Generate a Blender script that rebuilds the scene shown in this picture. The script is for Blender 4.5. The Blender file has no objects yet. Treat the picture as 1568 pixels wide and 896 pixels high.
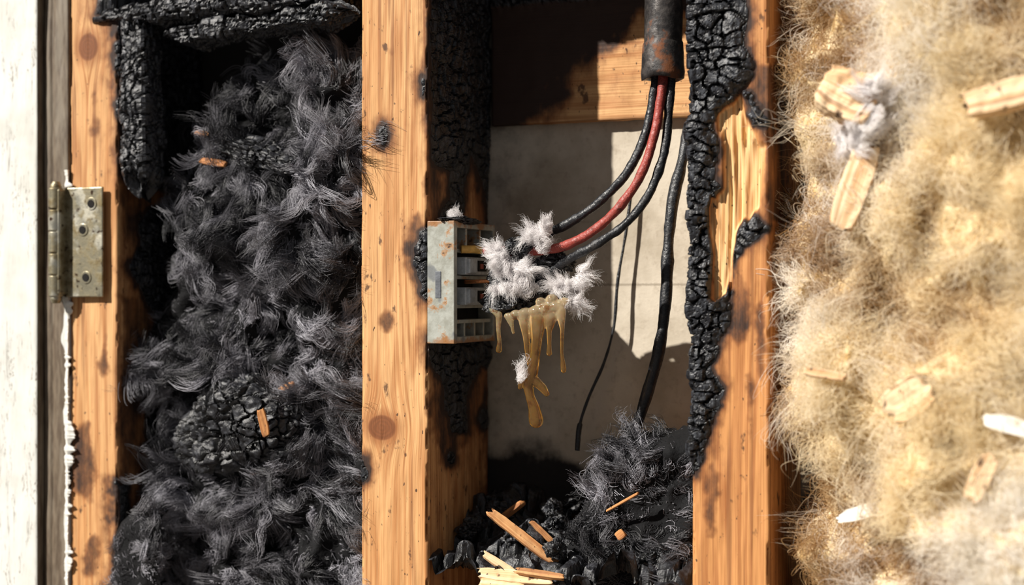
import bpy, bmesh, math, numpy as np
from mathutils import Vector, Matrix
rng=np.random.default_rng(7)
# ---------------------------------------------------------------- camera maths (used to size things from the photo)
TH=math.radians(22); F=1568*50/36; D=F/1000
fw=np.array([-math.sin(TH),math.cos(TH),0]); rt=np.array([math.cos(TH),math.sin(TH),0]); C=-D*fw
def ray(px,py):
    return fw+rt*(px-784)/F+np.array([0,0,1])*(448-py)/F
def W(px,py,y=0.0):
    d=ray(px,py); return C+d*((y-C[1])/d[1])
def WX(px,py,x):
    d=ray(px,py); return C+d*((x-C[0])/d[0])
def proj(P):
    R=P-C; dp=R@fw
    return 784+F*(R@rt)/dp, 448-F*R[:,2]/dp
# ---------------------------------------------------------------- noise
def h3(ix,iy,iz,seed):
    with np.errstate(over='ignore'):
        h=(ix.astype(np.int64).astype(np.uint32)*np.uint32(374761393)+iy.astype(np.int64).astype(np.uint32)*np.uint32(668265263)+iz.astype(np.int64).astype(np.uint32)*np.uint32(2246822519)+np.uint32((seed*3266489917)&0xffffffff))
        h=(h^(h>>np.uint32(13)))*np.uint32(1274126177); h=(h^(h>>np.uint32(15)))*np.uint32(2246822519); h=h^(h>>np.uint32(16))
    return h.astype(np.float64)/4294967295.0
def vn(P,s=1.0,seed=0):
    P=np.asarray(P)*s; i=np.floor(P); f=P-i; f=f*f*(3-2*f); r=0
    for a in (0,1):
        wa=f[:,0] if a else 1-f[:,0]
        for b in (0,1):
            wb=f[:,1] if b else 1-f[:,1]
            for c in (0,1):
                wc=f[:,2] if c else 1-f[:,2]
                r=r+wa*wb*wc*h3(i[:,0]+a,i[:,1]+b,i[:,2]+c,seed)
    return r*2-1
def fbm(P,s=1.0,seed=0,o=4):
    r=0;a=.5
    for k in range(o): r=r+a*vn(P,s*2**k,seed+k*11); a*=.5
    return r
def cells2(u,v,seed=0,jit=.75):
    iu=np.floor(u);iv=np.floor(v); F1=np.full(u.shape,9.);F2=F1.copy();cid=np.zeros(u.shape)
    for a in (-1,0,1):
        for b in (-1,0,1):
            cu=iu+a;cv=iv+b;z=np.zeros_like(cu)
            x=cu+.5+jit*(h3(cu,cv,z,seed)-.5);y=cv+.5+jit*(h3(cu,cv,z+1,seed)-.5)
            dx=np.abs(u-x);dy=np.abs(v-y); d=np.maximum(dx,dy)*.85+.15*np.hypot(dx,dy)
            m=d<F1; F2=np.where(m,F1,np.minimum(F2,d)); cid=np.where(m,h3(cu,cv,z+2,seed),cid); F1=np.where(m,d,F1)
    return F1,F2,cid
def cells3(P,seed=0,jit=.8):
    i=np.floor(P); n=len(P); F1=np.full(n,9.);F2=F1.copy();cid=np.zeros(n)
    for a in (-1,0,1):
        for b in (-1,0,1):
            for c in (-1,0,1):
                q=i+np.array([a,b,c]); o=np.stack([h3(q[:,0],q[:,1],q[:,2],seed+k) for k in range(3)],1)
                dd=np.abs(P-(q+.5+jit*(o-.5))); d=dd.max(1)*.8+.2*np.sqrt((dd**2).sum(1))
                m=d<F1; F2=np.where(m,F1,np.minimum(F2,d)); cid=np.where(m,o[:,0],cid); F1=np.where(m,d,F1)
    return F1,F2,cid
def sst(a,b,x):
    t=np.clip((x-a)/(b-a),0,1); return t*t*(3-2*t)
def sdf(px,py,poly):
    poly=np.array(poly,float); n=len(poly); d=np.full(px.shape,1e9); ins=np.zeros(px.shape,bool)
    for k in range(n):
        ax,ay=poly[k];bx,by=poly[(k+1)%n]; ex,ey=bx-ax,by-ay
        t=np.clip(((px-ax)*ex+(py-ay)*ey)/(ex*ex+ey*ey+1e-9),0,1)
        d=np.minimum(d,np.hypot(px-ax-t*ex,py-ay-t*ey))
        c=((ay>py)!=(by>py))&(px<(bx-ax)*(py-ay)/((by-ay)+1e-12)+ax); ins^=c
    return np.where(ins,-d,d)
def sdfs(px,py,polys):
    r=np.full(px.shape,1e9)
    for p in polys: r=np.minimum(r,sdf(px,py,p))
    return r
def ell(cx,cy,rx,ry,n=12):
    return [(cx+rx*math.cos(t*2*math.pi/n),cy+ry*math.sin(t*2*math.pi/n)) for t in range(n)]
# ---------------------------------------------------------------- node helpers
class NT:
    def __init__(s,name):
        s.m=bpy.data.materials.new(name); s.m.use_nodes=True; s.t=s.m.node_tree; s.t.nodes.clear()
        s.out=s.n('ShaderNodeOutputMaterial')
    def n(s,t,**k):
        x=s.t.nodes.new(t)
        for a,b in k.items(): setattr(x,a,b)
        return x
    def set(s,sock,v):
        if isinstance(v,bpy.types.NodeSocket): s.t.links.new(v,sock)
        elif isinstance(v,(tuple,list)) and len(v)==3 and sock.type=='RGBA': sock.default_value=(*v,1)
        else: sock.default_value=v
    def math(s,op,a,b=0.0,clamp=False):
        x=s.n('ShaderNodeMath',operation=op,use_clamp=clamp); s.set(x.inputs[0],a); s.set(x.inputs[1],b); return x.outputs[0]
    def mix(s,f,a,b,bt='MIX'):
        x=s.n('ShaderNodeMix',data_type='RGBA',blend_type=bt); s.set(x.inputs[0],f); s.set(x.inputs[6],a); s.set(x.inputs[7],b); return x.outputs[2]
    def attr(s,name,vec=False):
        x=s.n('ShaderNodeAttribute',attribute_name=name); return x.outputs['Vector' if vec else 'Fac']
    def obj(s): return s.n('ShaderNodeTexCoord').outputs['Object']
    def noise(s,co,sc,det=3,rough=.55,scale=1.0,dist=0.0):
        mp=s.n('ShaderNodeMapping'); s.set(mp.inputs[0],co); mp.inputs['Scale'].default_value=sc if isinstance(sc,tuple) else (sc,sc,sc)
        x=s.n('ShaderNodeTexNoise'); s.t.links.new(mp.outputs[0],x.inputs['Vector']); x.inputs['Scale'].default_value=scale
        x.inputs['Detail'].default_value=det; x.inputs['Roughness'].default_value=rough; x.inputs['Distortion'].default_value=dist
        return x.outputs[0]
    def ss(s,v,a,b,to0=0.0,to1=1.0):
        x=s.n('ShaderNodeMapRange',interpolation_type='SMOOTHSTEP'); s.set(x.inputs[0],v); x.inputs[1].default_value=a; x.inputs[2].default_value=b; x.inputs[3].default_value=to0; x.inputs[4].default_value=to1; return x.outputs[0]
    def bump(s,h,st=.5,dist=.003,nrm=None):
        x=s.n('ShaderNodeBump'); x.inputs['Strength'].default_value=st; x.inputs['Distance'].default_value=dist; s.set(x.inputs['Height'],h)
        if nrm is not None: s.set(x.inputs['Normal'],nrm)
        return x.outputs[0]
    def pbr(s,col,rough=.6,spec=.5,metal=0.0,nrm=None,**k):
        x=s.n('ShaderNodeBsdfPrincipled'); s.set(x.inputs['Base Color'],col); s.set(x.inputs['Roughness'],rough); s.set(x.inputs['Specular IOR Level'],spec); s.set(x.inputs['Metallic'],metal)
        if nrm is not None: s.set(x.inputs['Normal'],nrm)
        for a,b in k.items(): s.set(x.inputs[a.replace('_',' ')],b)
        s.t.links.new(x.outputs[0],s.out.inputs[0]); return x

def wood_mat(name,light=(.70,.40,.175),dark=(.38,.145,.042)):
    m=NT(name); g=m.attr('gco',True)
    ring=m.noise(g,(16,16,.75),1.5,.4); ring=m.math('SINE',m.math('MULTIPLY',ring,75.0)); ring=m.ss(ring,-.4,1.0)
    fib=m.noise(g,(330,330,7),3,.6); br=m.noise(g,(9,9,2.2),3)
    f=m.math('ADD',m.math('MULTIPLY',ring,.48),m.math('MULTIPLY',m.ss(fib,.35,.72),.55))
    col=m.mix(f,light,dark); col=m.mix(m.ss(br,.35,.7,0,.35),col,(.52,.23,.07))
    st=m.noise(g,(120,120,2.2),2,.5); col=m.mix(m.ss(st,.58,.68,0,.6),col,(.20,.07,.02))
    fr=m.attr('fresh'); fcol=m.mix(m.ss(fib,.3,.7),(.86,.60,.30),(.58,.27,.085)); col=m.mix(fr,col,fcol)
    kd=m.attr('kd'); kr=m.math('SINE',m.math('MULTIPLY',m.math('ADD',kd,m.math('MULTIPLY',m.noise(g,90,2),.3)),22.0))
    kc=m.mix(m.ss(kr,-1,1),(.10,.032,.014),(.025,.010,.006)); col=m.mix(m.ss(kd,.9,1.08,1,0),col,kc)
    col=m.mix(m.ss(kd,1.0,1.9,.6,0),col,(.28,.09,.022))
    o=m.obj()
    sp=m.noise(o,(150,150,75),2,.5); col=m.mix(m.ss(sp,.69,.73,0,.9),col,(.03,.013,.008))
    sp2=m.noise(o,(38,38,22),4,.6); col=m.mix(m.ss(sp2,.62,.69,0,.85),col,(.06,.022,.01))
    n=m.noise(o,(30,30,14),5,.65)
    sc=m.attr('scorch_shade'); s1=m.math('ADD',sc,m.math('MULTIPLY',m.math('SUBTRACT',n,.5),1.1))  # real scorch plus shade painted on stud sides and header
    col=m.mix(m.ss(s1,.12,.55,0,.8),col,(.19,.062,.016)); col=m.mix(m.ss(s1,.42,.8,0,.96),col,(.022,.010,.007))
    b=m.attr('burn'); b1=m.math('ADD',b,m.math('MULTIPLY',m.math('SUBTRACT',n,.5),.35)); bm=m.ss(b1,.38,.55)
    cn=m.noise(o,(120,120,60),4,.65); cc=m.mix(m.ss(cn,.4,.72),(.006,.006,.008),(.060,.065,.076))
    crk=m.attr('crack'); cc=m.mix(m.ss(crk,.05,.3,.92,0),cc,(.0015,.0015,.0015))
    col=m.mix(bm,col,cc)
    rough=m.math('SUBTRACT',.72,m.math('MULTIPLY',bm,.34))
    hh=m.math('ADD',m.math('MULTIPLY',fib,.5),m.math('MULTIPLY',bm,m.math('MULTIPLY',cn,1.2)))
    m.pbr(col,rough,.45,nrm=m.bump(hh,.6,.0035)); return m.m
WOOD=wood_mat('pine_wood')
WOODR=wood_mat('pine_wood_orange',(.62,.29,.10),(.30,.095,.023))
CHIP=wood_mat('fresh_pine',(.90,.70,.46),(.66,.40,.20))
def simple(name,col,rough=.6,spec=.5,metal=0,bs=60,bst=.3,var=None,**k):
    m=NT(name); o=m.obj(); n=m.noise(o,bs,4,.6)
    c=m.mix(m.ss(n,.35,.65),col,var if var else tuple(x*.7 for x in col))
    m.pbr(c,rough,spec,metal,nrm=m.bump(n,bst,.004),**k); return m.m
# ---------------------------------------------------------------- mesh helpers
def link(o,parent=None):
    bpy.context.scene.collection.objects.link(o)
    if parent: o.parent=parent
    return o
def mesh_obj(name,V,Fc,mat,parent=None,attrs=None,smooth=True):
    me=bpy.data.meshes.new(name); me.from_pydata(np.asarray(V).tolist(),[],Fc if isinstance(Fc,list) else Fc.tolist())
    for k,a in (attrs or {}).items():
        a=np.asarray(a)
        if a.ndim==2: at=me.attributes.new(k,'FLOAT_VECTOR','POINT'); at.data.foreach_set('vector',a.astype(np.float32).ravel())
        else: at=me.attributes.new(k,'FLOAT','POINT'); at.data.foreach_set('value',a.astype(np.float32))
    sm=np.full(len(me.polygons),smooth)
    if attrs and 'burn' in attrs and 'gco' in attrs:
        ls=np.zeros(len(me.polygons),np.int32); me.polygons.foreach_get('loop_start',ls); vi=np.zeros(len(me.loops),np.int32); me.loops.foreach_get('vertex_index',vi)
        sm=np.asarray(attrs['burn'])[vi[ls]]<.45
    me.polygons.foreach_set('use_smooth',sm); me.materials.append(mat)
    return link(bpy.data.objects.new(name,me),parent)
def empty(name,loc=(0,0,0)):
    e=bpy.data.objects.new(name,None); e.empty_display_size=.05; return link(e)
def gridfaces(nr,nc,closed):
    r=np.arange(nr-1)[:,None]; c=np.arange(nc if closed else nc-1)[None,:]; c2=(c+1)%nc
    return np.stack([r*nc+c,r*nc+c2,(r+1)*nc+c2,(r+1)*nc+c],-1).reshape(-1,4)
def unit(v): v=np.asarray(v,float); return v/np.linalg.norm(v)
def sweep(name,O,A,B,L,ha,hb,ls,ds,fn,mat,parent=None,rad=.004,smooth=True):
    """rectangular beam: cross axes A,B (half sizes ha,hb), axis L, rows at ls; fn gives relief + attributes"""
    A,B,L=map(unit,(A,B,L)); per=[]
    def side(a0,b0,a1,b1,n):
        ln=math.hypot(a1-a0,b1-b0); k=max(2,int(ln/ds))
        for i in range(k): t=i/k; per.append((a0+(a1-a0)*t,b0+(b1-b0)*t,n[0],n[1]))
    r=min(rad,ha*.4,hb*.4)
    def arc(ca,cb,a0):
        for i in range(4): t=a0+math.pi/2*i/4; per.append((ca+r*math.cos(t),cb+r*math.sin(t),math.cos(t),math.sin(t)))
    side(-ha+r,-hb,ha-r,-hb,(0,-1)); arc(ha-r,-hb+r,-math.pi/2); side(ha,-hb+r,ha,hb-r,(1,0)); arc(ha-r,hb-r,0)
    side(ha-r,hb,-ha+r,hb,(0,1)); arc(-ha+r,hb-r,math.pi/2); side(-ha,hb-r,-ha,-hb+r,(-1,0)); arc(-ha+r,-hb+r,math.pi)
    per=np.array(per); nc=len(per); s=np.concatenate([[0],np.cumsum(np.hypot(*(np.diff(per[:,:2],axis=0).T)))])
    ls=np.asarray(ls); nr=len(ls)
    a=np.tile(per[:,0],nr);b=np.tile(per[:,1],nr);na=np.tile(per[:,2],nr);nb=np.tile(per[:,3],nr);S=np.tile(s,nr);l=np.repeat(ls,nc)
    N=na[:,None]*A+nb[:,None]*B; P=np.asarray(O)+a[:,None]*A+b[:,None]*B+l[:,None]*L
    off,attrs=fn(dict(P=P,N=N,s=S,l=l,a=a,b=b,na=na,nb=nb)); 
    P=P+(off if off.ndim==2 else N*off[:,None])
    Fc=gridfaces(nr,nc,True).tolist(); Fc.append(list(range(nc))[::-1]); Fc.append(list(range((nr-1)*nc,nr*nc)))
    return mesh_obj(name,P,Fc,mat,parent,attrs,smooth)
def relief(s,l,seed,su=.024,sv=.018,dp=.0075):
    Q=np.stack([s,l,s*0],1); wu=fbm(Q,22,seed,3)*.85; wv=fbm(Q,22,seed+5,3)*.85
    F1,F2,cid=cells2(s/su+wu,l/sv+wv,seed,.85); e=F2-F1
    G1,G2,c2=cells2(s/su*2.1+wu*2,l/sv*1.9+wv*2,seed+9,.8); e2=G2-G1
    h=sst(0,.14,e)*dp+cid*.0055+sst(0,.12,e2)*.0014+c2*.0014
    return h, np.minimum(e*1.5,e2*1.5+.12)
def stud(name,x0,x1,y0,y1,mat,char,knots=(),fresh=(),scorch_shade=(),seed=0,zr=.62,zt=.64,edge=16,side_shade=.0):
    ls=np.concatenate([np.linspace(-zr,-.49,12)[:-1],np.arange(-.49,.49,.0019),np.linspace(.49,zt,12)])
    def fn(d):
        P=d['P']; px,py=proj(P)
        nz=fbm(P,22,seed,4)+.35*fbm(P,110,seed+31,2)
        sd=sdfs(px,py,char)+nz*edge if char else np.full(len(P),1e3)
        burn=sst(3,-3,sd); sc=np.exp(-np.maximum(sd,0)/14)
        if scorch_shade: s2=sdfs(px,py,scorch_shade)+nz*14; sc=np.maximum(sc,sst(10,-8,s2)*.62)
        sc=np.maximum(sc,side_shade*(d['na']>.5))  # right side faces evenly darkened: their shade painted into the wood colour
        fr=np.zeros(len(P))
        if fresh: fr=sst(4,-4,sdfs(px,py,fresh)+fbm(P*np.array([90,90,9]),1,seed+3,3)*14); burn=burn*(1-fr); sc=sc*(1-fr*.8)
        h,crk=relief(d['s'],d['l'],seed); dpt=.15+.85*sst(2,-22,sd)
        off=fbm(P*np.array([1,1,.25]),60,seed+2,3)*.0016+burn*dpt*(h-.003+fbm(P,14,seed+8,3)*.013)
        off-=fr*(.007+.008*np.abs(vn(P*np.array([130,130,7]),1,seed+4))+.004*np.abs(vn(P*np.array([300,300,16]),1,seed+14)))
        corner=(np.abs(d['na'])>.05)&(np.abs(d['nb'])>.05); off-=corner*np.maximum(0,fbm(P,35,seed+6,3))*.012*(1-burn)
        kd=np.full(len(P),9.); g=P.copy()
        for (kx,ky,rx,ry,face) in knots:
            c=W(kx,ky,y0); u=P[:,0]-c[0]; on=d['nb']<-.3
            v=P[:,2]-c[2]; q=np.hypot(u/(rx/1000),v/(ry/1000)); kd=np.where(on,np.minimum(kd,q),kd)
            w=np.exp(-(q/2.0)**2)*np.sign(u)*.016*on; g[:,0]-=w
        g=g+np.array([seed*3.1,0,seed*1.7])
        return off,dict(burn=burn,scorch_shade=sc,fresh=fr,kd=kd,gco=g,crack=crk)
    return sweep(name,((x0+x1)/2,(y0+y1)/2,0),(1,0,0),(0,1,0),(0,0,1),(x1-x0)/2,(y1-y0)/2,ls,.0021,fn,mat)
xM0,xM1=W(553,448)[0],W(655,448)[0]; xR0,xR1=W(1060,448)[0],W(1178,448)[0]; xL0,xL1=W(108,448)[0],W(180,448)[0]
YB=.244
stud('wooden_stud',xL0,xL1,0,YB,WOOD,
  char=[[(176,-60),(300,-60),(330,300),(300,300),(215,290),(188,275),(180,150)],[(150,-60),(300,-60),(225,35),(185,30),(150,20)],ell(245,400,40,90),ell(265,620,40,200),[(176,740),(200,740),(200,960),(176,960)]],
  scorch_shade=[[(176,250),(330,250),(330,470),(215,480),(180,330)],[(108,660),(135,650),(150,700),(135,770),(108,760)],ell(145,175,5,30),ell(160,540,6,30),ell(140,850,14,30),[(182,450),(330,450),(330,960),(182,960)]],
  knots=[(135,72,21,24,'f')],seed=1,side_shade=.3)
stud('wooden_stud',xM0,xM1,0,YB,WOOD,
  char=[[(662,-60),(800,-60),(800,335),(746,342),(742,300),(722,240),(712,290),(703,335),(672,338),(690,300),(690,262),(668,252),(660,150)],
        [(658,-60),(672,-60),(672,250),(661,240)],ell(648,135,4,14),ell(588,210,9,15),[(642,355),(660,345),(660,470),(644,452),(636,400)],
        [(657,515),(800,515),(800,575),(735,560),(715,600),(712,660),(690,665),(680,600),(659,560)],ell(554,720,5,14),ell(690,700,6,10),ell(742,640,8,14)],
  scorch_shade=[ell(600,80,5,6),ell(594,493,6,16),ell(640,400,16,80),[(657,500),(800,500),(800,960),(735,960),(738,640),(657,640)],ell(665,300,14,50),ell(690,650,30,60)],
  knots=[(585,655,25,20,'f')],seed=2,edge=9,side_shade=.24)
stud('wooden_stud',xR0,xR1,0,YB,WOODR,
  char=[[(1000,-60),(1136,-60),(1146,110),(1128,148),(1098,155),(1092,190),(1104,230),(1100,285),(1086,310),(1094,390),(1104,440),(1116,380),(1160,335),(1172,350),(1130,400),(1112,500),(1094,560),(1100,600),(1080,700),(1058,725),(1000,735)],
        [(1140,140),(1165,160),(1176,190),(1150,195)]],
  fresh=[[(1092,178),(1132,146),(1146,186),(1168,225),(1160,315),(1125,355),(1110,450),(1097,455),(1098,390),(1088,320),(1106,285),(1106,225)]],
  scorch_shade=[[(1148,100),(1210,100),(1210,340),(1166,340),(1170,226),(1146,180)],ell(1165,520,8,60),ell(1090,760,12,60),ell(1150,620,6,50),ell(1130,470,20,60)],knots=(),seed=3,edge=18)
# ---------------------------------------------------------------- plates, back wall, floor
def plain_beam(name,x0,x1,y0,y1,z0,z1,mat,burnf,scf,seed,ds=.006):
    ls=np.arange(x0,x1+.004,.004)
    def fn(d):
        P=d['P']; h,crk=relief(d['s'],d['l'],seed); b=burnf(P)
        return fbm(P,40,seed,3)*.002+b*(h-.002),dict(burn=b,scorch_shade=np.clip(scf(P),0,1),fresh=b*0,kd=b*0+9,gco=P[:,[2,1,0]]+seed,crack=crk)
    return sweep(name,(0,(y0+y1)/2,(z0+z1)/2),(0,0,1),(0,-1,0),(1,0,0),(z1-z0)/2,(y1-y0)/2,ls,ds,fn,mat)
zf=lambda P:P[:,0]*0+.4
plain_beam('top_plate',xL0,1.0,0,YB,.646,.74,WOOD,lambda P:sst(.1,.3,fbm(P,6,4)+.3),zf,11,.01)
plain_beam('bottom_plate',xL0,1.0,0,YB,-.70,-.624,WOOD,lambda P:sst(.0,.2,fbm(P,6,5)),zf,12,.01)
hz=W(880,187,.230)[2]
plain_beam('header_board',xM1+.012,xR0-.012,.230,YB+.002,hz,.630,WOOD,lambda P:sst(.46,.52,P[:,2]),
  lambda P:.15+.85*sst(.09,-.02,P[:,0]+fbm(P,9,4)*.14+sst(hz+.05,hz,P[:,2])*.05)+sst(.40,.48,P[:,2]+fbm(P,14,8)*.12),13,.004)  # scorched board; dark left and top also paint the shadow falling on it
m=NT('sooty_drywall'); o=m.obj(); n=m.noise(o,7,5,.6); n2=m.noise(o,90,4,.6)
col=m.mix(m.ss(n,.35,.7),(.60,.53,.43),(.38,.32,.24)); col=m.mix(m.ss(n2,.5,.8,0,.45),col,(.26,.20,.14))
sep=m.n('ShaderNodeSeparateXYZ'); m.set(sep.inputs[0],o)
zz=m.math('ADD',sep.outputs[2],m.math('MULTIPLY',m.math('SUBTRACT',m.noise(o,200,2),.5),.004))
seam=m.math('ABSOLUTE',m.math('SUBTRACT',zz,.013)); col=m.mix(m.ss(seam,.0008,.003,.6,0),col,(.22,.18,.13))
so=m.math('ADD',m.attr('burn'),m.math('MULTIPLY',m.math('SUBTRACT',m.noise(o,22,5,.65),.5),.8)); col=m.mix(m.ss(so,.2,.8,0,.97),col,(.010,.009,.010))
sk=m.noise(o,160,2); col=m.mix(m.ss(sk,.74,.77,0,.8),col,(.06,.05,.04))
m.pbr(col,.85,.25,nrm=m.bump(n2,.35,.002)); DRY=m.m
def wallgrid():
    xs=np.linspace(-1.25,1.15,240); zs=np.linspace(-.70,.74,160); X,Z=np.meshgrid(xs,zs); P=np.stack([X.ravel(),np.full(X.size,YB+.006),Z.ravel()],1)
    b=sst(xM0+.02,xM0-.02,P[:,0])+sst(-.24,-.36,P[:,2]+fbm(P,8,3)*.1)*.9+sst(.05,-.12,P[:,0]+.03*fbm(P,10,9))*.34+sst(.22,.34,P[:,2])*.3  # besides the burnt left bay, darker beside the middle stud and towards the top
    P2=P.copy(); P2[:,1]+=.02; n=len(P); Fc=gridfaces(160,240,False).tolist()
    Fc+=[[a+n for a in f[::-1]] for f in Fc]
    return mesh_obj('wall_back',np.concatenate([P,P2]),Fc,DRY,attrs=dict(burn=np.clip(np.concatenate([b,b]),0,1)))
wallgrid()
FLO=simple('dusty_floor',(.16,.14,.12),.9,.2,bs=12)
def box(bm,x0,x1,y0,y1,z0,z1):
    v=[bm.verts.new((x,y,z)) for x in (x0,x1) for y in (y0,y1) for z in (z0,z1)]
    for f in ((0,1,3,2),(4,6,7,5),(0,4,5,1),(2,3,7,6),(0,2,6,4),(1,5,7,3)): bm.faces.new([v[i] for i in f])
    return v
def bm_obj(name,bm,mat,parent=None,bevel=0,smooth=False):
    bmesh.ops.recalc_face_normals(bm,faces=bm.faces); me=bpy.data.meshes.new(name); bm.to_mesh(me); bm.free(); me.materials.append(mat)
    if smooth: me.polygons.foreach_set('use_smooth',[True]*len(me.polygons))
    o=link(bpy.data.objects.new(name,me),parent)
    if bevel: b=o.modifiers.new('bevel','BEVEL'); b.width=bevel; b.segments=3
    return o
bm=bmesh.new(); box(bm,-2.5,2.5,-3.5,YB+.03,-.76,-.70); bm_obj('floor',bm,FLO)
# ---------------------------------------------------------------- painted door casing + bare jamb strip (left)
m=NT('peeling_white_paint'); o=m.obj(); pa=m.attr('bare')
n=m.noise(o,(26,26,7),5,.65); n2=m.noise(o,(160,160,30),3,.6)
white=m.mix(m.ss(m.noise(o,14,3),.4,.7),(.72,.72,.68),(.62,.61,.56))
crk=m.noise(o,(70,70,7),3,.7,dist=1.5); white=m.mix(m.math('MULTIPLY',m.ss(m.math('ABSOLUTE',m.math('SUBTRACT',crk,.5)),.004,.016,1,0),m.ss(n,.46,.56)),white,(.14,.10,.07))
bare=m.mix(m.ss(n2,.3,.7),(.17,.13,.09),(.09,.062,.04)); bare=m.mix(m.ss(m.noise(o,(40,40,5),4,.6),.50,.6,0,.6),bare,(.24,.20,.15))
msk=m.ss(m.math('ADD',pa,m.math('MULTIPLY',m.math('SUBTRACT',n,.5),.9)),.47,.53)
col=m.mix(msk,white,bare); m.pbr(col,.55,.4,nrm=m.bump(m.math('ADD',m.math('MULTIPLY',m.math('SUBTRACT',1.0,msk),1.0),m.math('MULTIPLY',n2,.2)),.6,.004)); PAINT=m.m
cy0=-.018; xW=W(58,448,cy0)[0]; xC=xL0-.001
def fn(d):
    P=d['P']; s=d['na']>.5
    return fbm(P*np.array([1,1,.3]),30,77,3)*.002,dict(bare=np.where(s,.8,.05))
ca=sweep('door_casing',(xW-.12,(cy0+.05)/2,0),(1,0,0),(0,1,0),(0,0,1),.12,(.05-cy0)/2,np.linspace(-.70,.638,500),.004,fn,PAINT,rad=.006)
def fn(d):
    P=d['P']; t=(P[:,0]-xW)/(xC-xW); f=d['nb']<-.3
    bare=.95-.72*sst(.74,.96,t+fbm(P*np.array([1,1,.6]),40,9,3)*.35)*sst(.24,.12,P[:,2])
    off=fbm(P*np.array([1,1,.3]),40,78,3)*.0025-f*.003*sst(.28,.36,t)*sst(.44,.36,t)
    return off,dict(bare=bare)
js=sweep('jamb_strip',((xW+xC)/2+.0005,.022,0),(1,0,0),(0,1,0),(0,0,1),(xC-xW)/2-.001,.026,np.linspace(-.70,.638,700),.0025,fn,PAINT,parent=ca,rad=.003)
FLK=simple('paint_flake',(.76,.75,.71),.5,.4,bs=150,bst=.2,var=(.62,.60,.54))
V=[];zs=np.arange(-.6,.215,.0016); q=np.stack([zs*0,zs*0,zs],1); e=fbm(q,28,5,4); e2=fbm(q,150,15,4)
for k,z in enumerate(zs):
    w1=max(.0006,.002+e[k]*.020+e2[k]*.012); yy=-.007-max(0,e[k])*.004
    V+= [(xC-.006-e2[k]*.004,-.0055,z),(xC+.0008,yy-e2[k]*.002,z),(xC+w1,-.006-max(0,e2[k])*.004,z),(xC+w1,-.004,z),(xC-.004,.0,z)]
mesh_obj('peeled_paint_strip',V,gridfaces(len(zs),5,True).tolist(),FLK,parent=ca,smooth=False)
# ---------------------------------------------------------------- hinge
m=NT('aged_brass'); o=m.obj(); n=m.noise(o,45,5,.65); n2=m.noise(o,18,4,.6)
col=m.mix(m.ss(n,.35,.7),(.42,.38,.27),(.18,.14,.07)); col=m.mix(m.ss(n2,.52,.60,0,.75),col,(.52,.50,.42)); col=m.mix(m.ss(m.noise(o,70,4),.58,.68),col,(.05,.025,.012))
m.pbr(col,m.ss(n,.3,.7,.25,.55),.5,.75,nrm=m.bump(n,.4,.002)); BR=m.m
BLK=simple('black_hole',(.012,.010,.009),.8,.2)
hg=empty('door_hinge')
z0=W(98,455,-.008)[2]; z1=W(98,288,-.008)[2]; hx1=W(158,370,-.010)[0]
by=-.0215; bx=W(86,370,by)[0]
bm=bmesh.new(); box(bm,bx+.008,hx1,-.012,-.007,z0,z1); bm_obj('leaf',bm,BR,hg,.002)
bm=bmesh.new(); box(bm,bx-.004,bx+.014,-.030,-.008,z0+.004,z1-.002); bm_obj('knuckle_plate',bm,BR,hg,.004)
def cyl(bm,c,r,h,axis='z',seg=32,r2=None):
    mt={'z':Matrix.Identity(4),'y':Matrix.Rotation(math.pi/2,4,'X'),'x':Matrix.Rotation(math.pi/2,4,'Y')}[axis]
    bmesh.ops.create_cone(bm,cap_ends=True,segments=seg,radius1=r,radius2=r if r2 is None else r2,depth=h,matrix=Matrix.Translation(c)@mt)
bm=bmesh.new(); nk=5; hh=(z1-z0)/nk
for k in range(nk): cyl(bm,(bx,by,z0+hh*(k+.5)),.0130,hh-.0022)
cyl(bm,(bx,by,(z0+z1)/2),.010,z1-z0+.012); cyl(bm,(bx,by,z1+.006),.011,.010,r2=.006); cyl(bm,(bx,by,z0-.006),.007,.010,r2=.011)
bm_obj('barrel',bm,BR,hg,.0015)
for i,(sx,sy) in enumerate([(140,312),(127,352),(132,425)]):
    c=W(sx,sy,-.012); bm=bmesh.new(); cyl(bm,(c[0],-.0125,c[2]),.011,.002,'y'); bm_obj('screw_rim_%d'%i,bm,BR,hg,.0008)
    bm=bmesh.new(); cyl(bm,(c[0],-.0135,c[2]),.0068,.002,'y',r2=.0068); bm_obj('screw_hole_%d'%i,bm,BLK,hg)
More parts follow.
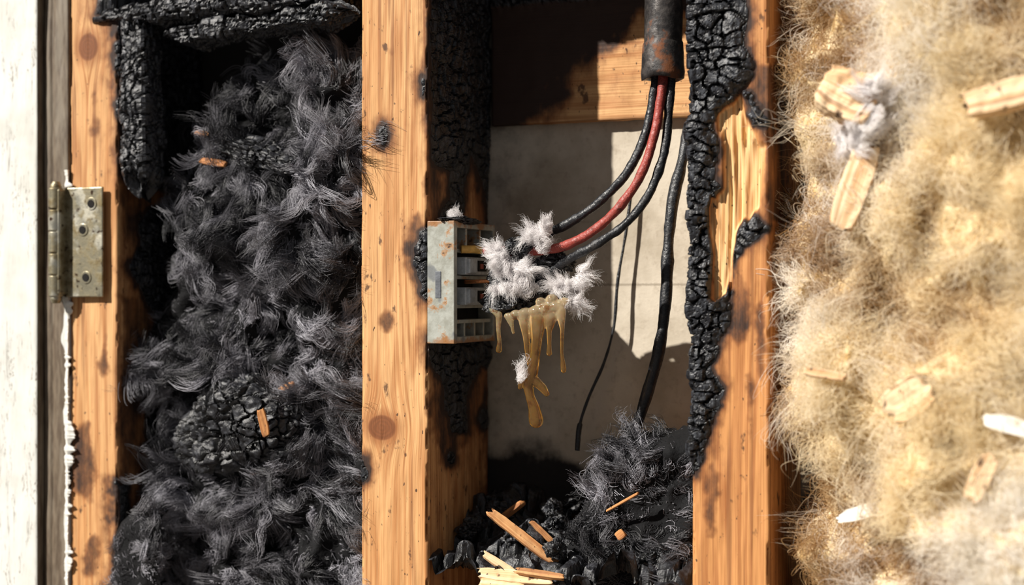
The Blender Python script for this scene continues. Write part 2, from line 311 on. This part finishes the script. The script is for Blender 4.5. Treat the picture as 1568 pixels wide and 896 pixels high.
# ---------------------------------------------------------------- fibre (wool) generator
def hair_mat(name,c0,c1,rough=.45,spec=.5,transl=0.0,c2=None):
    m=NT(name); t=m.attr('tint'); col=m.mix(t,c0,c1)
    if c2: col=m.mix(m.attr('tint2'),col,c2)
    p=m.pbr(col,rough,spec)
    if transl:
        tr=m.n('ShaderNodeBsdfTranslucent'); m.set(tr.inputs[0],col); mx=m.n('ShaderNodeMixShader'); mx.inputs[0].default_value=transl
        m.t.links.new(p.outputs[0],mx.inputs[1]); m.t.links.new(tr.outputs[0],mx.inputs[2]); m.t.links.new(mx.outputs[0],m.out.inputs[0])
    return m.m
def fibres(name,R,Dr,Ln,mchild,mat,parent,spread0,conv,curl,freq,wob,rad=.0005,npts=9,seed=0,tint=None,tint2=None,spin=2.0,wave=0.0,wf=(4,9)):
    g=np.random.default_rng(seed); G=len(R); p=R.copy(); d=Dr/np.linalg.norm(Dr,axis=1)[:,None]; pts=[p.copy()]
    ax=g.normal(size=(G,3)); ax/=np.linalg.norm(ax,axis=1)[:,None]; k=g.normal(size=G)*spin
    for i in range(npts-1):
        nv=np.stack([vn(p,freq,seed+j) for j in range(3)],1); d=d+nv*curl/npts*3+np.cross(ax,d)*(k/npts)[:,None]; d/=np.linalg.norm(d,axis=1)[:,None]
        p=p+d*(Ln/(npts-1))[:,None]; pts.append(p.copy())
    GP=np.stack(pts,1); t=np.linspace(0,1,npts)
    if wave:
        wv=g.normal(size=(G,3))*wave; wp=g.uniform(0,6.28,G); wq=g.uniform(*wf,G)
        GP=GP+wv[:,None,:]*(np.sin(t[None,:]*wq[:,None]+wp[:,None])*t[None,:]**.6)[:,:,None]
    gi=np.repeat(np.arange(G),mchild); N=len(gi)
    o=g.normal(size=(N,3))*spread0; w=1+(conv-1)*t**.8
    ph=g.uniform(0,6.28,(N,3)); fr=g.uniform(3,9,(N,3)); am=g.normal(size=(N,3))*wob
    Ls=g.uniform(.5,1.15,N)
    base=GP[gi]; base=base[:,:1]+(base-base[:,:1])*Ls[:,None,None]
    P=base+o[:,None,:]*w[None,:,None]+am[:,None,:]*np.sin(t[None,:,None]*fr[:,None,:]+ph[:,None,:])*(t[None,:,None]**.7)
    cu=bpy.data.hair_curves.new(name); cu.add_curves([npts]*N)
    cu.attributes['position'].data.foreach_set('vector',P.astype(np.float32).ravel())
    ra=cu.attributes.get('radius') or cu.attributes.new('radius','FLOAT','POINT')
    rr=(g.uniform(.6,1.4,N)*rad)[:,None]*(1-.75*t[None,:]**2); ra.data.foreach_set('value',rr.astype(np.float32).ravel())
    for nm,tt in (('tint',tint),('tint2',tint2)):
        if tt is None: tt=np.zeros(G)
        a=cu.attributes.new(nm,'FLOAT','CURVE'); a.data.foreach_set('value',np.clip(tt[gi]+g.normal(size=N)*.12,0,1).astype(np.float32))
    cu.materials.append(mat); return link(bpy.data.objects.new(name,cu),parent)
def wool_surface(name,poly,x0,x1,z0,z1,yf,lump,deep,mat,seed,edge=55,res=.005,rag=18,yfun=None,lf=7):
    def surf(X,Z):
        P=np.stack([X,np.full(X.shape,yf),Z],1); px,py=proj(P); sd=sdf(px,py,poly)+fbm(P,14,seed,3)*rag
        l=fbm(P,lf,seed+1,3)*lump*2+np.abs(vn(P,lf*3.2,seed+4))*lump*.5
        q=np.clip(-sd/edge,0,1); y=yf+l+deep*(1-np.sqrt(q*(2-q)))
        if yfun is not None: y=y+yfun(X,Z)
        return y,sd
    xs=np.arange(x0,x1,res); zs=np.arange(z0,z1,res); X,Z=np.meshgrid(xs,zs); X=X.ravel();Z=Z.ravel(); y,sd=surf(X,Z)
    P=np.stack([X,y,Z],1); Fc=gridfaces(len(zs),len(xs),False); keep=(sd[Fc]<3).all(1); Fc=Fc[keep]
    us=np.unique(Fc); mp=np.full(len(P),-1); mp[us]=np.arange(len(us))
    ob=mesh_obj(name,P[us],mp[Fc],mat); return ob,surf
def scatter(surf,x0,x1,z0,z1,n,g):
    X=g.uniform(x0,x1,n);Z=g.uniform(z0,z1,n); y,sd=surf(X,Z); k=sd<0; X,Z,y,sd=X[k],Z[k],y[k],sd[k]
    e=.004; yx=surf(X+e,Z)[0];yz=surf(X,Z+e)[0]
    N=np.stack([(yx-y)/e,-np.ones(len(X)),(yz-y)/e],1); N/=np.linalg.norm(N,axis=1)[:,None]
    return np.stack([X,y,Z],1),N,sd
SOOT=simple('soot_core',(.008,.008,.009),.85,.2,bs=120,bst=.6)
DH=hair_mat('charred_fibre',(.008,.008,.010),(.46,.45,.50),.42,.6)
g=np.random.default_rng(5)
def dark_wool(name,poly,bx,yf,lump,deep,n,seed,edge=55,mch=30,L=(.05,.11),lf=9):
    ob,surf=wool_surface(name,poly,*bx,yf,lump,deep,SOOT,seed,edge,lf=lf)
    R,N,sd=scatter(surf,*bx,n,g); dp=(R[:,1]-yf)/lump; R=R-N*.004
    th=vn(R,6,seed+20)*4.5+vn(R,16,seed+21)*1.8+g.normal(size=len(R))*.4
    T=np.stack([np.cos(th),np.zeros(len(R)),np.sin(th)],1); out=g.uniform(.0,.4,len(R))
    Dr=T+N*out[:,None]; tn=np.clip(.27+fbm(R,13,seed+30,3)*1.4+g.normal(size=len(R))*.24-np.clip(dp,0,2)*.2,0,1)  # tint drops with depth, painting shade between the lumps
    fibres('fibres',R,Dr,g.uniform(*L,len(R)),mch,DH,ob,.0036,.85,2.8,17,.0034,rad=.00040,npts=12,seed=seed,tint=tn,spin=4.2,wave=.0055,wf=(6,13))
    return ob,surf
PL=[(330,85),(440,70),(553,85),(600,85),(600,1000),(150,1000),(165,880),(150,822),(232,770),(212,700),(252,640),(200,590),(202,500),(240,440),(262,340),(222,300),(232,230),(285,180),(345,150)]
wL,sL=dark_wool('charred_insulation',PL,(xL1-.02,xM0-.001,-.60,.42),.055,.045,.13,4000,40)
PM=[(885,700),(930,668),(1000,672),(1057,655),(1110,655),(1110,1000),(845,1000),(850,820),(895,760)]
wM,sM=dark_wool('charred_insulation',PM,(-.06,xR0-.001,-.60,-.16),.07,.025,.09,1000,60,edge=40,L=(.03,.07))
PX=[(164,825),(180,800),(215,765),(262,800),(262,1000),(178,1000),(170,880)]
wX,sX=dark_wool('charred_insulation',PX,(xL1-.03,xL1+.10,-.60,-.28),-.012,.015,.03,240,65,edge=25,L=(.03,.065),mch=30)
# golden mineral wool
GC=simple('mineral_wool_core',(.80,.66,.42),.95,.1,bs=40,bst=.6,var=(.48,.32,.14))
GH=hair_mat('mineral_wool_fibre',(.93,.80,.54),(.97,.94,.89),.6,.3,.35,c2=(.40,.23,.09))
PG=[(1205,-60),(1180,60),(1172,110),(1190,200),(1218,265),(1178,340),(1186,420),(1215,500),(1190,600),(1222,680),(1240,760),(1198,850),(1195,1000),(2300,1000),(2300,-60)]
bG=(xR1-.07,1.02,-.62,.60)
yg=lambda X,Z:-.13*sst(xR1,xR1+.30,X)
oG,sG=wool_surface('mineral_wool_insulation',PG,*bG,-.015,.075,.12,GC,61,edge=70,yfun=yg,lf=8)
R,N,sd=scatter(sG,*bG,9500,g); dp=(R[:,1]-yg(R[:,0],0)+.015)/.075; R=R-N*.006
th=vn(R,6,90)*5+vn(R,20,91)*2+g.normal(size=len(R))*.9
T=np.stack([np.cos(th),0*th,np.sin(th)],1); Dr=T+N*g.uniform(0,.35,len(R))[:,None]
t1=np.clip(.40+fbm(R,5,93,3)*1.9,0,1); t2=np.clip(sst(.1,.9,dp+.8*fbm(R,16,95,3))*.95-.03,0,1)  # tint2 browns deep folds as painted crevice shade, plus random brown patches
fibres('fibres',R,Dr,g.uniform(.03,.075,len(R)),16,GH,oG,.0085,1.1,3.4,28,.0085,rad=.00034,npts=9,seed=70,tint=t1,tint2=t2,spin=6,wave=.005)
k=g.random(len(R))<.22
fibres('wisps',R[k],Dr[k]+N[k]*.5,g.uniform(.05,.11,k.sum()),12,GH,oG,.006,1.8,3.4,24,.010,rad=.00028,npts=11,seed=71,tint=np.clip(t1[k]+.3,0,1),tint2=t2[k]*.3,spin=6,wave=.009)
# ---------------------------------------------------------------- chips, splinters and charred lumps
def chip(name,c,dirv,nrm,length,w,th,mat=CHIP,seed=0,scorch_shade=0.,parent=None,jag=.18):
    L=unit(dirv); Nn=np.array(nrm,float); Nn=unit(Nn-L*(Nn@L)); A=np.cross(L,Nn)
    ls=np.linspace(-length/2,length/2,40)
    def fn(d):
        Q=np.stack([d['a'],d['b'],d['l']*0],1); j=fbm(Q,140,seed,2)*jag*length
        t=d['l']/(length/2); off=j[:,None]*L*np.abs(t[:,None])**2
        off=off+d['N']*(fbm(d['P'],90,seed+2,2)*w*.08)[:,None]-A*(d['a']*.25*np.abs(t)**3)[:,None]
        n=len(Q); q=np.stack([d['a'],d['b'],d['l']],1)+seed
        return off,dict(burn=np.zeros(n),scorch_shade=np.full(n,scorch_shade),fresh=np.full(n,0.),kd=np.full(n,9.),gco=q,crack=np.ones(n))
    return sweep(name,c,A,Nn,L,w/2,th/2,ls,min(.003,w/8),fn,mat,parent,rad=.001)
def chip_px(name,a,b,w,y,th=.010,mat=CHIP,seed=0,sc=0.,tilt=(0.2,-1,.3),parent=None,jag=.18):
    p=W(*a,y);q=W(*b,y); return chip(name,(p+q)/2,q-p,tilt,np.linalg.norm(q-p),w/1000,th,mat,seed,sc,parent,jag)
def yG(px,py):
    y=-.08
    for _ in range(6): p=W(px,py,y); y=sG(np.array([p[0]]),np.array([p[2]]))[0][0]
    return y
for i,(a,b,w,th) in enumerate([((1338,168),(1262,130),66,.030),((1288,345),(1332,222),38,.02),((1482,163),(1610,130),36,.022),((1362,630),(1418,592),48,.014),((1232,568),(1292,578),12,.008),((1485,765),(1518,700),24,.012)]):
    y=min(yG(a[0],a[1]),yG(b[0],b[1]),yG((a[0]+b[0])/2,(a[1]+b[1])/2))-(.046 if i<3 else .028); chip_px('wood_chip',a,b,w,y,th,CHIP,20+i,0.0,tilt=(.15,-1,.25),jag=.10 if i==0 else .22)
WHT=simple('paper_flake',(.90,.88,.84),.7,.3,bs=80,bst=.2,var=(.82,.78,.72))
for i,(a,b,w) in enumerate([((1298,790),(1392,768),20),((1505,640),(1600,665),22)]):
    y=yG((a[0]+b[0])/2,a[1])-.025; chip_px('paint_flake',a,b,w,y,.003,WHT,50+i,0,jag=.4)
for i,(a,b,w) in enumerate([((308,246),(346,252),12),((300,203),(320,207),9),((399,628),(408,668),14),((385,724),(452,703),11),((428,597),(450,588),10),((945,823),(955,815),14),((930,782),(978,755),4)]):
    mx=(a[0]+b[0])/2; 
    srf=sL if mx<600 else sM; y=.04
    for _ in range(5): p=W(mx,a[1],y); y=srf(np.array([p[0]]),np.array([p[2]]))[0][0]
    y=y-.03
    if i in (2,): y=-.036
    chip_px('wood_splinter',a,b,w,y,.006,WOODR,30+i,.05)
m=NT('charcoal'); o=m.obj(); n=m.noise(o,110,5,.65); crk=m.attr('crack')
col=m.mix(m.ss(n,.4,.75),(.007,.007,.009),(.055,.058,.068)); col=m.mix(m.ss(crk,.05,.28,.9,0),col,(.0015,.0015,.0015))
m.pbr(col,.40,.55,nrm=m.bump(n,.5,.004)); COAL=m.m
def blob(name,c,r,seed,cs=.02,amp=.25,mat=COAL,parent=None,rot=0,nu=200,nv=110,cr=.004):
    u=np.linspace(0,2*math.pi,nu,endpoint=False);v=np.linspace(.02,math.pi-.02,nv); U,Vv=np.meshgrid(u,v)
    S=np.stack([np.cos(U)*np.sin(Vv),np.sin(U)*np.sin(Vv),np.cos(Vv)],-1).reshape(-1,3)
    S=S*(1+amp*fbm(S,1.6,seed,4)*2)[:,None]; P=S*np.array(r); Q=P+fbm(P,40,seed,2)[:,None]*.01
    F1,F2,cid=cells3(Q/cs,seed); e=F2-F1; nn=P/np.linalg.norm(P,axis=1)[:,None]
    P=P+nn*(sst(0,.14,e)*cr+cid*cr*1.2)[:,None]
    if rot: c_,s_=math.cos(rot),math.sin(rot); P=P@np.array([[c_,0,s_],[0,1,0],[-s_,0,c_]]).T
    Fc=gridfaces(nv,nu,True).tolist(); Fc.append(list(range(nu))[::-1]); Fc.append(list(range((nv-1)*nu,nv*nu)))
    return mesh_obj(name,P+np.asarray(c),Fc,mat,parent,dict(crack=np.clip(e*1.4,0,1)),smooth=False)
blob('charred_wood_lump',W(368,660,.035),(.108,.05,.070),3,.022,rot=-.25,amp=.26,cr=.007,nu=300,nv=160)
blob('charred_wood_lump',W(400,240,.05),(.085,.035,.020),4,.016,rot=.35,amp=.3)
def cbeam(name,a,b,h,y0,y1,seed,par=None,ds=.0024,lumpy=.75,tap=.16):
    p=W(*a,y0);q=W(*b,y0); L=q-p; ln=np.linalg.norm(L); L=L/ln; Z=unit(np.cross(L,(0,1,0))); Z=Z if Z[2]>0 else -Z
    ls=np.linspace(0,ln,int(ln/.0024))
    def fn(d):
        t=d['l']/ln; tp=1-np.clip(1-np.minimum(t,1-t)/tap,0,1)**2*.9; h_,crk=relief(d['l'],d['s'],seed,.024,.013,.005)
        Q=d['P']; off=d['N']*(h_-.004+fbm(Q,22,seed,4)*h*lumpy)[:,None]-Z*(d['a']*(1-tp))[:,None]-np.array([0,1,0])*(d['b']*(1-tp)*.5)[:,None]
        off=off+L*(fbm(np.stack([d['a'],d['b'],d['a']*0],1),80,seed,2)*.05*np.abs(2*t-1)**4*np.sign(t-.5))[:,None]
        return off,dict(crack=crk)
    return sweep(name,p+np.array([0,(y1-y0)/2,0]),Z,(0,1,0),L,h/2,(y1-y0)/2,ls,ds,fn,COAL,par,smooth=False)
cbeam('charred_beam',(150,24),(430,-2),.022,-.012,.05,5)
cbeam('charred_beam',(250,56),(530,12),.024,-.005,.06,6)
cbeam('charred_beam',(207,290),(203,20),.042,-.006,.04,7,lumpy=.3,tap=.07)
cbeam('charred_beam',(380,-8),(560,-34),.045,.03,.12,8)
# ---------------------------------------------------------------- conduit
def tube(name,pts,radf,mat,parent=None,seg=28,n=160,seed=0,lump=0.,lf=40):
    pts=np.array(pts,float); m_=len(pts)
    P=[];ext=np.vstack([2*pts[0]-pts[1],pts,2*pts[-1]-pts[-2]])
    for q in np.linspace(0,m_-1-1e-6,n):
        i=int(q);t=q-i;a,b,c,d=ext[i:i+4]; P.append(.5*((2*b)+(-a+c)*t+(2*a-5*b+4*c-d)*t*t+(-a+3*b-3*c+d)*t**3))
    P=np.array(P); T=np.gradient(P,axis=0); T/=np.linalg.norm(T,axis=1)[:,None]
    nrm=np.cross(T[0],(0.3,1,.2)); nrm/=np.linalg.norm(nrm); V=[]
    for k in range(n):
        nrm=nrm-T[k]*(nrm@T[k]); nrm/=np.linalg.norm(nrm); bn=np.cross(T[k],nrm); r=radf(k/(n-1)) if callable(radf) else radf
        a=np.arange(seg)*2*math.pi/seg; V.append(P[k]+r*(np.cos(a)[:,None]*nrm+np.sin(a)[:,None]*bn))
    V=np.array(V); 
    if lump:
        flat=V.reshape(-1,3); cen=np.repeat(P,seg,0); dv=flat-cen; dv/=np.linalg.norm(dv,axis=1)[:,None]+1e-9; flat=flat+dv*(fbm(flat,lf,seed,3)*lump)[:,None]; V=flat.reshape(n,seg,3)
    Fc=gridfaces(n,seg,True).tolist(); Fc.append(list(range(seg))[::-1]); Fc.append(list(range((n-1)*seg,n*seg)))
    return mesh_obj(name,V.reshape(-1,3),Fc,mat,parent)
m=NT('rusty_conduit'); o=m.obj(); n=m.noise(o,28,5,.65); n2=m.noise(o,90,4,.6)
col=m.mix(m.ss(n2,.35,.7),(.030,.027,.027),(.085,.075,.07)); col=m.mix(m.ss(n,.53,.66,0,.85),col,(.22,.075,.025))
m.pbr(col,m.ss(n,.4,.65,.35,.75),.5,.35,nrm=m.bump(n2,.4,.003)); RUST=m.m
cd=empty('conduit_pipe'); yc=.075; cT=W(1017,-60,yc); cB=W(1015,122,yc)
tube('pipe',[(cT[0],yc,.635),(cT[0],yc,.3+.2),(cB[0],yc,cB[2]+.03)],.029,RUST,cd,seg=48,lump=.0008,seed=1)
prof=[(0,.0325),(.010,.0335),(.02,.0325),(.04,.0318),(.055,.0308),(.058,.029)]
seg=64;V=[]
for zz_,r in [(0.006,.020),(0,.030)]+prof:
    for k in range(seg): a=k*2*math.pi/seg; V.append((cB[0]+r*math.cos(a),yc+r*math.sin(a),cB[2]+zz_+.002*math.sin(3*a)))
Fc=gridfaces(len(prof)+2,seg,True).tolist(); Fc.append(list(range(seg))); mesh_obj('collar',V,Fc,RUST,cd)
# ---------------------------------------------------------------- wires
def wire_mat(name,c,c2,rough=.38):
    m=NT(name); o=m.obj(); n=m.noise(o,70,5,.65); v=m.noise(o,220,3,.6); col=m.mix(m.ss(n,.52,.68),c,c2); m.pbr(col,m.ss(v,.3,.7,rough-.1,rough+.25),.5,nrm=m.bump(m.math('ADD',n,v),.45,.003)); return m.m
WB=wire_mat('black_insulation',(.012,.013,.016),(.035,.033,.033)); WR=wire_mat('red_insulation',(.30,.045,.032),(.10,.022,.016),.45)
def wpath(l): return [W(a,b,y) for a,b,y in l]
w1=tube('electrical_wire',wpath([(1004,100,.075),(1001,140,.07),(990,200,.06),(962,262,.05),(915,312,.045),(865,345,.05),(820,366,.06),(790,390,.07)]),.0070,WB,lump=.0024,seed=2,lf=60)
w2=tube('electrical_wire',wpath([(1016,100,.07),(1013,140,.062),(1000,215,.045),(972,285,.035),(920,345,.03),(860,378,.03),(800,385,.035),(742,384,.04)]),.0072,WR,lump=.0018,seed=3,lf=60)
w3=tube('electrical_wire',wpath([(1030,100,.075),(1026,145,.07),(1018,225,.055),(995,295,.045),(955,345,.035),(900,382,.03),(860,403,.04),(820,436,.06)]),.0070,WB,lump=.0024,seed=4,lf=60)
CU=simple('copper',(.75,.30,.12),.35,.5,.9,bs=200); YL=simple('yellow_sleeve',(.80,.45,.10),.5,.4,bs=80)
tube('yellow_sleeve',[WX(706,382,-.096),W(725,382,.035),W(744,384,.04)],.0062,YL,w2,n=30)
tube('copper_strand',[WX(712,432,-.10),W(735,431,.04),W(770,430,.05)],.0032,CU,w3,n=30)
tube('power_cable',wpath([(1056,190,.21),(1044,250,.19),(1030,310,.17),(1023,380,.16),(1020,450,.155),(1012,520,.15),(995,590,.15),(972,660,.15),(950,720,.16)]),lambda t:.0092+.0012*math.sin(t*40)*math.sin(t*13),WB,lump=.002,seed=6,n=220)
tube('scorched_thin_wire',wpath([(966,300,.235),(958,360,.232),(946,430,.228),(940,500,.225),(925,555,.222),(903,605,.215),(888,650,.20),(884,690,.19)]),lambda t:.0026 if t<.85 else .0042,WB,lump=.0012,seed=7)
# ---------------------------------------------------------------- terminal block
m=NT('scorched_grey_plastic'); o=m.obj(); n=m.noise(o,34,5,.65); n2=m.noise(o,75,4,.6); n3=m.noise(o,20,3)
col=m.mix(m.ss(n2,.3,.7),(.40,.41,.37),(.28,.28,.24)); col=m.mix(m.ss(n,.55,.63,0,.85),col,(.38,.18,.06)); col=m.mix(m.ss(n,.62,.69,0,.95),col,(.025,.02,.018)); col=m.mix(m.ss(n3,.62,.68,0,.7),col,(.12,.13,.15))
sep=m.n('ShaderNodeSeparateXYZ'); m.set(sep.inputs[0],o); zc=m.math('ABSOLUTE',m.math('SUBTRACT',sep.outputs[2],.016)); eg=m.math('ADD',zc,m.math('MULTIPLY',m.math('SUBTRACT',n,.5),.07))
col=m.mix(m.ss(eg,.085,.095,0,.85),col,(.30,.13,.04))
m.pbr(col,.42,.5,nrm=m.bump(n2,.3,.002)); PLA=m.m
LEV=simple('lever_plastic',(.50,.53,.55),.35,.5,bs=90,bst=.15,var=(.34,.36,.37)); RED=simple('window_red',(.35,.06,.03),.4)
tb=empty('terminal_block'); X0=xM1+.001; X1=-.0953; ZT=.112; ZB=-.080; Y0=-.004;Y1=.160
bm=bmesh.new(); box(bm,X0+.001,X0+.018,Y0+.013,Y1-.009,ZB+.011,ZT-.011)
box(bm,X0,X1,Y0,Y0+.012,ZB,ZT); box(bm,X0,X1,Y1-.008,Y1,ZB,ZT); box(bm,X0,X1-.0005,Y0+.0115,Y1-.0075,ZT-.0105,ZT-.0005); box(bm,X0,X1-.0005,Y0+.0115,Y1-.0075,ZB+.0005,ZB+.0105)
for z in (.066,.024,-.022,-.046): box(bm,X0+.01,X1-.004,Y0+.011,Y1-.0075,z-.003,z+.003)
for y in (.045,.085,.122): box(bm,X0+.01,X1-.005,y,y+.006,-.072,-.0485)
for y in (.050,.105): box(bm,X0+.01,X1-.0045,y,y+.007,.0685,.102)
box(bm,X0+.01,X1-.006,.128,.134,-.0195,.0215)
bm_obj('housing',bm,PLA,tb,.0012)
bm=bmesh.new(); box(bm,X0+.0175,X0+.0195,Y0+.012,Y1-.008,ZB+.010,ZT-.010); bm_obj('slot_backing',bm,BLK,tb)
for i,z in enumerate((.042,-.006)):
    bm=bmesh.new(); y0_,y1_=.028,.122; box(bm,X1-.03,X1+.006,y0_,y1_,z-.014,z+.014); box(bm,X1-.02,X1+.011,y0_+.004,y0_+.034,z-.012,z+.012); ob=bm_obj('lever_%d'%i,bm,LEV,tb,.0025)
    bm=bmesh.new(); box(bm,X1+.005,X1+.0074,y0_+.046,y1_-.014,z-.008,z+.009); bm_obj('lever_window_%d'%i,bm,BLK,tb)
    bm=bmesh.new(); box(bm,X1+.0070,X1+.0086,y0_+.052,y1_-.030,z-.004,z+.004); bm_obj('lever_mark_%d'%i,bm,RED,tb)
bm=bmesh.new(); pf=W(671,435,Y0); box(bm,pf[0]-.005,pf[0]+.005,Y0-.001,Y0+.004,pf[2]-.022,pf[2]+.020); bm_obj('label_recess',bm,simple('dark_label',(.13,.14,.16),.5),tb,.001)
blob('soot_crust',(-.11,.05,ZT+.002),(.020,.05,.005),9,.012,mat=COAL,parent=tb,nu=80,nv=40,cr=.003)
# ---------------------------------------------------------------- melted plastic with drips and fluff
mp=blob('melted_plastic',W(798,430,.06),(.045,.035,.038),21,.014,.3,COAL,cr=.004)
blob('burnt_crust',W(785,462,.05),(.042,.03,.018),22,.012,.3,COAL,mp,nu=110,nv=60,cr=.003)
blob('burnt_crust',W(852,402,.06),(.022,.02,.014),23,.010,.3,COAL,mp,nu=80,nv=50,cr=.003)
blob('burnt_crust',W(795,378,.03),(.020,.02,.012),24,.010,.3,COAL,mp,nu=80,nv=50,cr=.003)
m=NT('molten_amber'); o=m.obj(); n=m.noise(o,30,4,.6); sep=m.n('ShaderNodeSeparateXYZ'); m.set(sep.inputs[0],o)
zt_=m.ss(m.math('ADD',sep.outputs[2],m.math('MULTIPLY',m.math('SUBTRACT',n,.5),.14)),-.09,-.01)
col=m.mix(zt_,(.95,.52,.12),(.88,.72,.46)); col=m.mix(m.ss(m.noise(o,60,4),.56,.68,0,.85),col,(.45,.17,.03))
m.pbr(col,.05,.6,nrm=m.bump(m.noise(o,70,3),.15,.003),Transmission_Weight=m.ss(zt_,0,1,.94,.78),Subsurface_Weight=.4,Subsurface_Scale=.012,Coat_Weight=.6); AMB=m.m
def drips():
    bm=bmesh.new(); yd=.018
    def sph(px,py,r,y=yd,sx=1,sz=1):
        c=W(px,py,y); bmesh.ops.create_icosphere(bm,subdivisions=3,radius=r/1000,matrix=Matrix.Translation(c)@Matrix.Diagonal((sx,.8,sz,1)))
    def dr(pts):
        for k in range(len(pts)-1):
            (a,b,r),(c,d,s)=pts[k],pts[k+1]; n=max(2,int(math.hypot(c-a,d-b)/2.5))
            for i in range(n): t=i/n; sph(a+(c-a)*t,b+(d-b)*t,r+(s-r)*t)
        sph(*pts[-1])
    for x,y,r in [(778,484,7),(790,482,10),(805,480,12),(822,478,14),(838,474,14),(852,470,12),(864,462,9),(764,480,5),(845,458,10),(828,462,9)]: sph(x,y,r,sz=.8)
    dr([(750,474,3),(764,482,6),(763,505,3.8),(765,525,3.8),(764,536,5.5)]); dr([(780,486,7),(784,500,3.5),(786,510,2.8)])
    dr([(803,486,11),(806,516,6),(808,545,4),(811,562,3.6)])
    dr([(824,488,14),(822,520,9),(820,545,7.5),(815,570,10),(809,592,8.5),(812,608,7.5),(818,625,9.5),(821,644,12)])
    dr([(806,575,7),(797,585,5),(796,594,3.5)]); dr([(818,582,8),(831,594,7),(837,603,5)])
    dr([(843,485,11),(841,506,4.8),(841,528,3.6),(841,541,5)]); dr([(858,474,9),(861,505,3.8),(860,540,3),(862,556,4.2),(863,567,5)])
    o=bm_obj('amber_drips',bm,AMB,mp,smooth=True); r=o.modifiers.new('r','REMESH'); r.mode='VOXEL'; r.voxel_size=.0014; r.use_smooth_shade=True
    s=o.modifiers.new('s','SMOOTH'); s.iterations=12; s.factor=.5
drips()
FH=hair_mat('white_fluff',(.86,.83,.83),(.98,.96,.96),.6,.3,.35)
def fluff(specs,parent,seed,mch=34,L=(.012,.036),rad=.00020):
    g=np.random.default_rng(seed); R=[];Dd=[]
    for (px,py,y,rx,rz,n) in specs:
        c=W(px,py,y); d=g.normal(size=(n,3)); d/=np.linalg.norm(d,axis=1)[:,None]; rr=g.uniform(.2,1,n)**.5
        R.append(c+d*rr[:,None]*np.array([rx,.5*(rx+rz),rz])/1000*(1+.6*vn(d*2+c*9,1,seed))[:,None]); Dd.append(d*.7+g.normal(size=(n,3)))
    R=np.concatenate(R);Dd=np.concatenate(Dd)
    return fibres('fluff',R,Dd,g.uniform(*L,len(R)),mch,FH,parent,.0022,1.0,3.0,50,.0022,rad=rad,npts=9,seed=seed,tint=g.uniform(0,1,len(R)),spin=4,wave=.002)
fluff([(834,350,.03,10,7,34),(814,366,.025,20,5,44),(830,380,.02,8,8,20),(770,404,.02,14,12,70),(798,412,.02,18,6,50),(800,430,.02,15,12,70),(780,440,.02,22,6,50),(862,438,.03,14,8,40),(887,430,.03,6,14,34),(876,462,.02,14,6,30),(797,580,.01,3,6,9),(760,393,.02,12,6,26)],mp,8)
fluff([(1340,150,yG(1335,165)-.06,14,20,45),(1325,205,yG(1330,205)-.06,24,12,60),(1300,212,yG(1310,205)-.045,16,12,30)],oG,9,L=(.02,.05),rad=.0003,mch=30)
fluff([(697,330,.03,14,4,20)],tb,10,L=(.01,.02))
# ---------------------------------------------------------------- debris pile at bottom of middle bay
xs=np.arange(xM1+.001,xR0-.001,.003); ys=np.arange(0,YB,.003); X,Y=np.meshgrid(xs,ys); X=X.ravel();Y=Y.ravel(); P=np.stack([X,Y,X*0],1)
F1,F2,cid=cells2(X/.03+fbm(P,20,3,2),Y/.03+fbm(P,20,6,2),4)
Z=-.44+.13*Y/YB*.6+cid*.03*sst(0,.3,F2-F1)+fbm(P,12,8,3)*.05
P[:,2]=Z; mesh_obj('charred_debris_pile',P,gridfaces(len(ys),len(xs),False),COAL,attrs=dict(crack=F2-F1),smooth=False)
for i in range(22):
    x=g.uniform(xM1+.025,xR0-.05);y=g.uniform(.04,.21); s_=g.uniform(.6,1.2); blob('charcoal_chunk',(x,y,-.425+.08*y/YB+g.uniform(0,.02)),(g.uniform(.010,.024)*s_,.013*s_,g.uniform(.007,.014)*s_),60+i,.012,.5,COAL,nu=60,nv=36,cr=.002,rot=g.uniform(-1,1))
for i,(a,b,w,y,mt,sc) in enumerate([((752,785),(850,862),17,.05,WOOD,.25),((735,878),(845,890),20,.0,CHIP,0),((742,850),(790,880),12,.01,CHIP,0),((815,800),(865,850),9,.08,WOOD,.3),((790,874),(860,884),10,-.005,WOOD,.2),((760,800),(800,770),10,.12,WOODR,.4),((735,894),(800,904),22,-.01,CHIP,0)]):
    chip_px('wood_splinter',a,b,w,y,.009,mt,70+i,sc,tilt=(.1,-1,.8))
# ---------------------------------------------------------------- light, world, camera
sd_=Vector((.226,.25,-.238)).normalized(); su=bpy.data.lights.new('sun','SUN'); su.energy=7.2; su.angle=.012; su.color=(1,.95,.87)
so=link(bpy.data.objects.new('sun',su)); so.rotation_euler=sd_.to_track_quat('-Z','Y').to_euler(); so.location=(-2,-2,3)
w=bpy.data.worlds.new('world'); bpy.context.scene.world=w; w.use_nodes=True; w.node_tree.nodes['Background'].inputs[0].default_value=(.90,.93,1,1); w.node_tree.nodes['Background'].inputs[1].default_value=.19
cam=bpy.data.cameras.new('camera'); cam.lens=50; cam.sensor_width=36; co=link(bpy.data.objects.new('camera',cam)); co.location=C; co.rotation_euler=(math.pi/2,0,TH)
cam.dof.use_dof=True; cam.dof.focus_distance=2.2; cam.dof.aperture_fstop=1.8; cam.clip_start=.05
bpy.context.scene.camera=co
bpy.context.scene.view_settings.view_transform='Standard'
